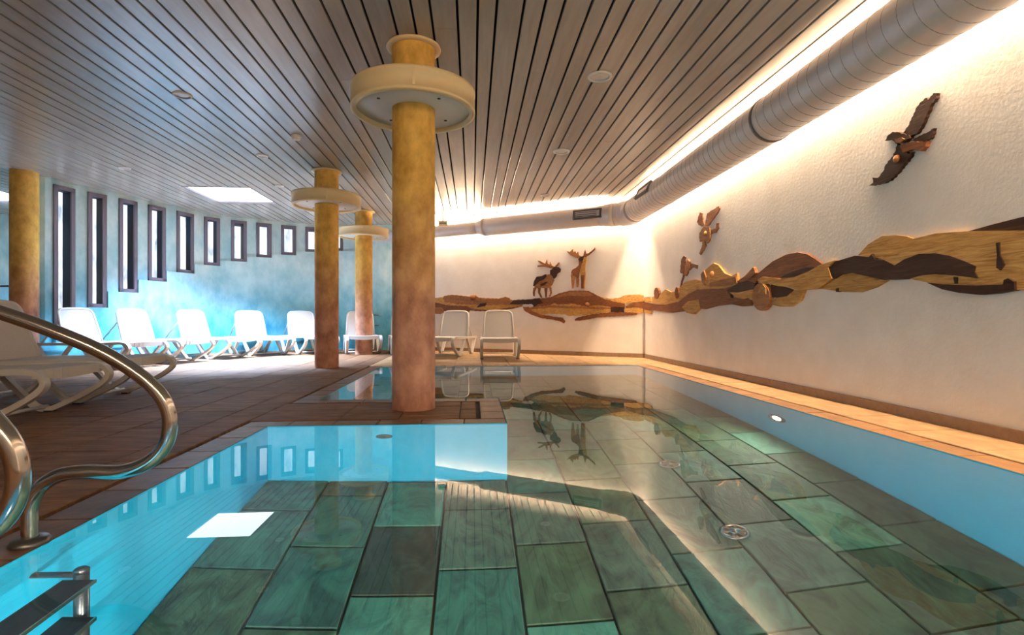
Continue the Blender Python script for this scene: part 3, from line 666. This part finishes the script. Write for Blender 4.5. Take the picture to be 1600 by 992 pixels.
RP = [(c2([(600, 475), (700, 400), (830, 335), (1000, 295), (1240, 280), (1600, 275), (1700, 275), (1700, 690), (1560, 700), (1200, 700), (960, 650), (820, 622), (760, 600), (700, 520)]), 'l', 1),
 (c2([(225, 540), (252, 528), (275, 498), (420, 455), (520, 465), (545, 440), (560, 480), (640, 490), (705, 525), (780, 480), (880, 442), (1000, 438), (1100, 455), (1200, 490), (1290, 530), (1280, 570), (1310, 617), (1150, 597), (1000, 587), (900, 594), (800, 622), (690, 627), (580, 617), (490, 597), (400, 578), (330, 588), (265, 618), (240, 575)]), 'd', 2),
 (c2([(430, 452), (500, 375), (600, 315), (700, 308), (780, 318), (832, 335), (700, 400), (600, 478), (540, 470)]), 'l', 0),
 (c2([(165, 690), (260, 630), (330, 588), (400, 578), (500, 600), (645, 632), (560, 680), (450, 715), (350, 715), (250, 702)]), 'l', 1),
 ([(1188, 438), (1197, 432.6), (1213, 434), (1226, 435.7), (1248, 433), (1270.5, 424), (1288, 414), (1311, 407), (1301, 418), (1306.5, 435), (1285, 451), (1263, 453), (1250, 452), (1239.5, 448.5), (1221.7, 447), (1210.6, 444), (1199, 443)], 'l', 3),
 (c1([(770, 650), (840, 580), (950, 490), (1050, 440), (1130, 425), (1200, 440), (1260, 475), (1308, 512), (1220, 565), (1120, 603), (1010, 614), (930, 604), (850, 622), (800, 650)]), 'b', 1),
 (c1([(1010, 602), (1100, 560), (1200, 530), (1260, 532), (1210, 572), (1100, 606)]), 'd', 2),
 (c1([(940, 645), (1000, 660), (1090, 690), (1060, 730), (1000, 745), (940, 742)]), 'd', 1),
 (c1([(940, 790), (980, 745), (1060, 735), (1110, 690), (1180, 685), (1150, 765), (1080, 808), (1010, 808)]), 'l', 2),
 (c1(ell(885, 738, 62, 98)), 'm', 4), (c1([(872, 715), (880, 670), (905, 650), (925, 675), (925, 720), (908, 700), (898, 680), (888, 700)]), 'l', 5),
 (c1([(655, 705), (720, 708), (800, 690), (835, 685), (828, 760), (790, 745), (760, 755), (700, 742)]), 'l', 3),
 (c1([(30, 778), (100, 792), (200, 792), (290, 772), (350, 722), (420, 687), (520, 682), (620, 680), (700, 652), (800, 602), (835, 612), (832, 690), (720, 703), (650, 700), (660, 745), (800, 762), (800, 800), (740, 806), (660, 790), (560, 800), (470, 825), (420, 820), (330, 838), (240, 850), (160, 840), (90, 832), (30, 822)]), 'b', 2),
 (c1([(635, 692), (700, 652), (780, 622), (838, 640), (825, 690), (720, 702), (655, 720)]), 'd', 3),
 (c1([(90, 785), (95, 740), (150, 720), (190, 685), (230, 705), (270, 700), (330, 632), (400, 615), (450, 625), (460, 560), (530, 500), (565, 515), (610, 572), (660, 592), (700, 570), (708, 650), (620, 684), (520, 684), (420, 690), (350, 725), (290, 775), (200, 795)]), 'l', 1),
 (c1([(510, 640), (600, 618), (700, 595), (706, 640), (620, 660), (515, 668)]), 'm', 3), (c1([(700, 632), (760, 592), (800, 550), (820, 528), (835, 570), (790, 612), (740, 640)]), 'm', 2),
 (c1([(315, 810), (360, 770), (430, 760), (440, 820), (395, 862), (350, 850)]), 'l', 3), (c1(ell(130, 713, 18, 40, 12)), 'b', 2), (c1(ell(278, 710, 13, 40, 12)), 'b', 3),
 (c1([(38, 742), (80, 738), (92, 785), (40, 775)]), 'l', 1), (c1([(40, 828), (92, 836), (85, 858), (40, 852)]), 'l', 1), (c1([(455, 620), (450, 580), (470, 552), (485, 600), (478, 660), (460, 640)]), 'm', 3),
 (c2([(1225, 279), (1400, 230), (1600, 180), (1700, 160), (1700, 285), (1240, 285)]), 'd', 0),
 (c2([(950, 648), (1050, 660), (1300, 668), (1500, 660), (1505, 628), (1534, 616), (1580, 640), (1582, 700), (1450, 725), (1330, 735), (1180, 720), (1060, 695)]), 'd', 3),
 (c2([(1438, 365), (1462, 360), (1466, 450), (1500, 520), (1470, 560), (1440, 540), (1446, 450)]), 'd', 2), (c2([(1130, 605), (1160, 608), (1158, 655), (1140, 655)]), 'd', 2), (c2([(283, 690), (300, 685), (298, 712), (284, 714)]), 'd', 2)]
for pts, m_, ly in RP: relief(t, RW, o0, 'wood_piece', pts, WD[m_], ly)
knob(t, RW, o0, 'knob', c1([(525, 582)])[0], 5.6, WD['m'], .022)
t, o0 = wall_thing('wood_relief', 'layered wooden landscape relief along the far wall under the deer', 'wall relief', BW, 850, 475)
BP = [([(-60, 130), (70, 112), (300, 118), (545, 126), (645, 165), (640, 184), (430, 210), (240, 214), (70, 216), (-60, 222)], 'm', -.4), ([(760, 150), (900, 130), (1200, 130), (1395, 160), (1395, 200), (1000, 205), (700, 202)], 'b', -.4),
 ([(-60, 125), (0, 125), (70, 110), (70, 150), (150, 165), (300, 170), (400, 175), (540, 170), (640, 175), (600, 190), (500, 197), (430, 212), (330, 207), (240, 185), (150, 175), (0, 163), (-60, 160)], 'l', 0),
 ([(70, 105), (130, 97), (260, 110), (300, 100), (330, 120), (450, 130), (520, 112), (550, 120), (560, 150), (540, 163), (420, 158), (300, 150), (150, 135), (62, 130)], 'm', 1),
 ([(-60, 158), (0, 150), (100, 175), (240, 180), (270, 200), (235, 238), (200, 217), (130, 217), (70, 217), (60, 190), (0, 186), (-60, 190)], 'b', 2), ([(310, 187), (340, 160), (382, 158), (370, 182), (320, 189)], 'd', 2),
 ([(-60, 187), (0, 185), (60, 195), (70, 225), (40, 240), (0, 237), (-60, 240)], 'm', 0), ([(240, 205), (330, 205), (430, 210), (520, 195), (640, 180), (560, 202), (430, 217), (300, 217)], 'b', 1),
 ([(550, 165), (580, 135), (700, 130), (770, 120), (800, 160), (760, 165), (735, 187), (715, 165), (600, 167)], 'd', 1),
 ([(770, 125), (850, 115), (920, 85), (1000, 65), (1130, 68), (1180, 95), (1240, 125), (1300, 140), (1390, 155), (1395, 192), (1300, 182), (1180, 167), (1120, 167), (1000, 155), (900, 158), (800, 162)], 'b', 1),
 ([(870, 120), (930, 92), (1005, 72), (1125, 76), (1170, 102), (1100, 108), (1000, 104), (930, 112)], 'm', 2),
 ([(680, 192), (850, 172), (880, 155), (900, 167), (980, 167), (1000, 160), (1110, 182), (1200, 172), (1300, 187), (1300, 225), (1180, 237), (1100, 247), (980, 252), (960, 242), (850, 237), (760, 242), (700, 217)], 'l', 0),
 ([(690, 190), (850, 174), (1100, 184), (1300, 190), (1300, 203), (1100, 200), (850, 192), (700, 205)], 'm', 1),
 ([(650, 185), (690, 185), (720, 215), (770, 240), (860, 255), (940, 265), (960, 290), (950, 307), (920, 290), (860, 277), (780, 267), (710, 242), (660, 212)], 'b', 2),
 ([(1030, 275), (1060, 260), (1160, 240), (1300, 225), (1400, 225), (1490, 230), (1480, 245), (1350, 252), (1200, 262), (1100, 282), (1035, 287)], 'b', 2), ([(1295, 188), (1390, 188), (1390, 232), (1295, 222)], 'd', 2),
 ([(1200, 110), (1290, 125), (1350, 120), (1400, 100), (1500, 95), (1534, 102), (1534, 145), (1480, 152), (1410, 165), (1300, 142)], 'l', 1), ([(1400, 180), (1470, 155), (1540, 145), (1534, 196), (1480, 182), (1410, 195)], 'b', 2),
 ([(1400, 192), (1480, 186), (1534, 198), (1534, 230), (1500, 236), (1400, 228)], 'l', 1)]
for pts, m_, ly in BP: relief(t, BW, o0, 'wood_piece', c4(pts), WD[m_], ly, jag=.35)
knob(t, BW, o0, 'knob', c4([(282, 118)])[0], 5, WD['b'], .02); knob(t, BW, o0, 'knob', c4([(1122, 168)])[0], 3.5, WD['b'], .02)
# deer
t, o0 = wall_thing('wooden_deer', 'carved wooden deer looking right, left one of the pair', 'wall carving', BW, 846, 462)
for nm, pts, m_, ly in (('back', [(150, 690), (190, 620), (270, 610), (330, 580), (345, 615), (300, 660), (230, 690), (150, 762), (135, 765)], 'd', 1), ('body', [(150, 770), (230, 690), (310, 660), (340, 590), (400, 580), (440, 650), (460, 670), (430, 740), (390, 790), (330, 800), (250, 790), (200, 800), (160, 790)], 'm', 0),
   ('flank', [(250, 735), (330, 700), (370, 695), (310, 745), (260, 770)], 'd', 1), ('head', [(400, 520), (440, 495), (460, 465), (530, 470), (560, 500), (552, 545), (510, 570), (490, 620), (455, 655), (430, 610), (400, 575)], 'd', 1),
   ('leg', [(135, 918), (130, 860), (140, 790), (185, 790), (160, 850), (156, 922)], 'b', 0), ('leg', [(250, 940), (210, 870), (205, 795), (248, 790), (237, 860), (272, 945)], 'm', 0), ('leg', [(322, 940), (313, 860), (308, 795), (352, 795), (346, 880), (337, 942)], 'b', 0), ('leg', [(375, 930), (398, 870), (383, 795), (412, 778), (422, 870), (400, 925)], 'm', 0),
   ('antler', [(200, 370), (240, 375), (320, 418), (350, 345), (358, 420), (398, 430), (402, 385), (422, 440), (455, 462), (440, 495), (380, 482), (300, 466), (205, 467), (200, 445), (290, 440), (230, 398)], 'm', 0), ('antler', [(470, 458), (500, 430), (530, 393), (542, 405), (522, 437), (492, 465)], 'm', 0)):
    relief(t, BW, o0, nm, c5(pts), WD[m_], ly, .016)
t, o0 = wall_thing('wooden_deer', 'carved wooden stag with wide antlers standing on the relief hill', 'wall carving', BW, 906, 451)
for nm, pts, m_, ly in (('body', [(720, 560), (740, 510), (800, 480), (840, 440), (842, 370), (860, 345), (895, 335), (902, 390), (870, 450), (852, 540), (845, 600), (832, 652), (800, 622), (750, 595)], 'b', 0), ('chest', [(885, 430), (905, 400), (912, 330), (960, 310), (962, 370), (945, 430), (940, 500), (946, 600), (936, 700), (935, 802), (880, 802), (880, 700), (870, 600), (860, 520)], 'l', 1),
   ('foreleg', [(875, 600), (940, 590), (920, 690), (915, 802), (882, 802), (882, 700)], 'b', 2), ('leg', [(718, 575), (795, 605), (772, 672), (762, 802), (735, 802), (725, 680)], 'm', 0), ('leg', [(800, 622), (842, 652), (832, 782), (810, 782), (802, 692)], 'm', 0), ('head', [(838, 350), (868, 310), (922, 300), (908, 352), (880, 385), (850, 372)], 'd', 2),
   ('antler', [(650, 215), (700, 237), (750, 187), (757, 242), (788, 222), (800, 262), (830, 228), (838, 282), (872, 302), (850, 335), (790, 322), (720, 287), (690, 262)], 'm', 0), ('antler', [(908, 305), (938, 198), (957, 267), (1000, 250), (1060, 202), (1097, 162), (1092, 202), (1042, 242), (1000, 282), (950, 312), (922, 315)], 'b', 0)):
    relief(t, BW, o0, nm, c5(pts), WD[m_], ly, .016)
# birds and flower on the right wall
t, o0 = wall_thing('wooden_eagle', 'dark carved eagle with spread wings high on the right wall', 'wall carving', RW, 1415, 220)
for nm, pts, m_, ly in (('wing', [(525, 485), (560, 440), (600, 350), (625, 300), (655, 265), (690, 238), (702, 255), (740, 205), (767, 205), (760, 242), (722, 290), (702, 340), (687, 372), (667, 420), (652, 452), (620, 492), (580, 508)], 'd', 1), ('wing', [(480, 560), (520, 590), (560, 632), (592, 620), (572, 660), (532, 710), (482, 770), (432, 822), (380, 842), (340, 852), (278, 857), (312, 835), (305, 800), (345, 802), (380, 760), (400, 710), (440, 660), (467, 620)], 'd', 1),
   ('head', [(403, 542), (430, 500), (460, 477), (510, 485), (572, 500), (582, 522), (540, 552), (480, 562), (460, 540), (430, 533)], 'd', 2), ('tail', [(580, 542), (640, 505), (700, 480), (742, 453), (737, 490), (712, 532), (640, 547)], 'd', 1), ('tail', [(508, 572), (600, 552), (702, 545), (690, 582), (662, 615), (600, 602), (560, 617), (530, 625)], 'b', 2), ('breast', [(480, 530), (530, 520), (550, 530), (520, 560), (490, 555)], 'm', 3)):
    relief(t, RW, o0, nm, c3(pts), WD[m_], ly, .016, jag=.85)
knob(t, RW, o0, 'knot', c3([(480, 668)])[0], 6, WD['m'], .022)
t, o0 = wall_thing('wooden_bird', 'small carved bird fluttering above the right wall relief', 'wall carving', RW, 1107, 360)
for nm, pts, m_, ly in (('wing', [(408, 210), (428, 143), (446, 150), (450, 200), (462, 230), (440, 242), (420, 232)], 'b', 0), ('wing', [(468, 205), (480, 150), (520, 125), (562, 98), (570, 115), (545, 160), (515, 200), (490, 238), (463, 247)], 'b', 0), ('feather', [(500, 272), (540, 255), (543, 220), (562, 218), (562, 252), (540, 287), (505, 297)], 'b', 0),
   ('body', [(430, 290), (460, 240), (500, 250), (507, 290), (500, 340), (482, 362), (467, 342), (472, 380), (457, 410), (435, 442), (428, 432), (445, 390), (455, 342), (432, 350), (428, 320)], 'm', 1)): relief(t, RW, o0, nm, c1(pts), WD[m_], ly, .012, jag=.45)
knob(t, RW, o0, 'belly', c1([(475, 290)])[0], 3.4, WD['l'], .02)
t, o0 = wall_thing('wooden_flower', 'carved wooden flower on a thin stem above the relief', 'wall carving', RW, 1066, 448)
for nm, pts, m_, ly in (('stem', [(286, 668), (300, 612), (312, 568), (324, 573), (306, 622), (293, 670)], 'b', 0), ('petal', [(288, 555), (298, 472), (314, 448), (329, 460), (322, 520), (306, 575), (290, 570)], 'b', 0), ('petal', [(318, 585), (330, 512), (345, 473), (359, 490), (356, 540), (334, 592)], 'm', 1), ('petal', [(352, 500), (376, 505), (411, 515), (408, 542), (380, 530), (356, 552)], 'b', 0)):
    relief(t, RW, o0, nm, c1(pts), WD[m_], ly, .012, jag=.45)
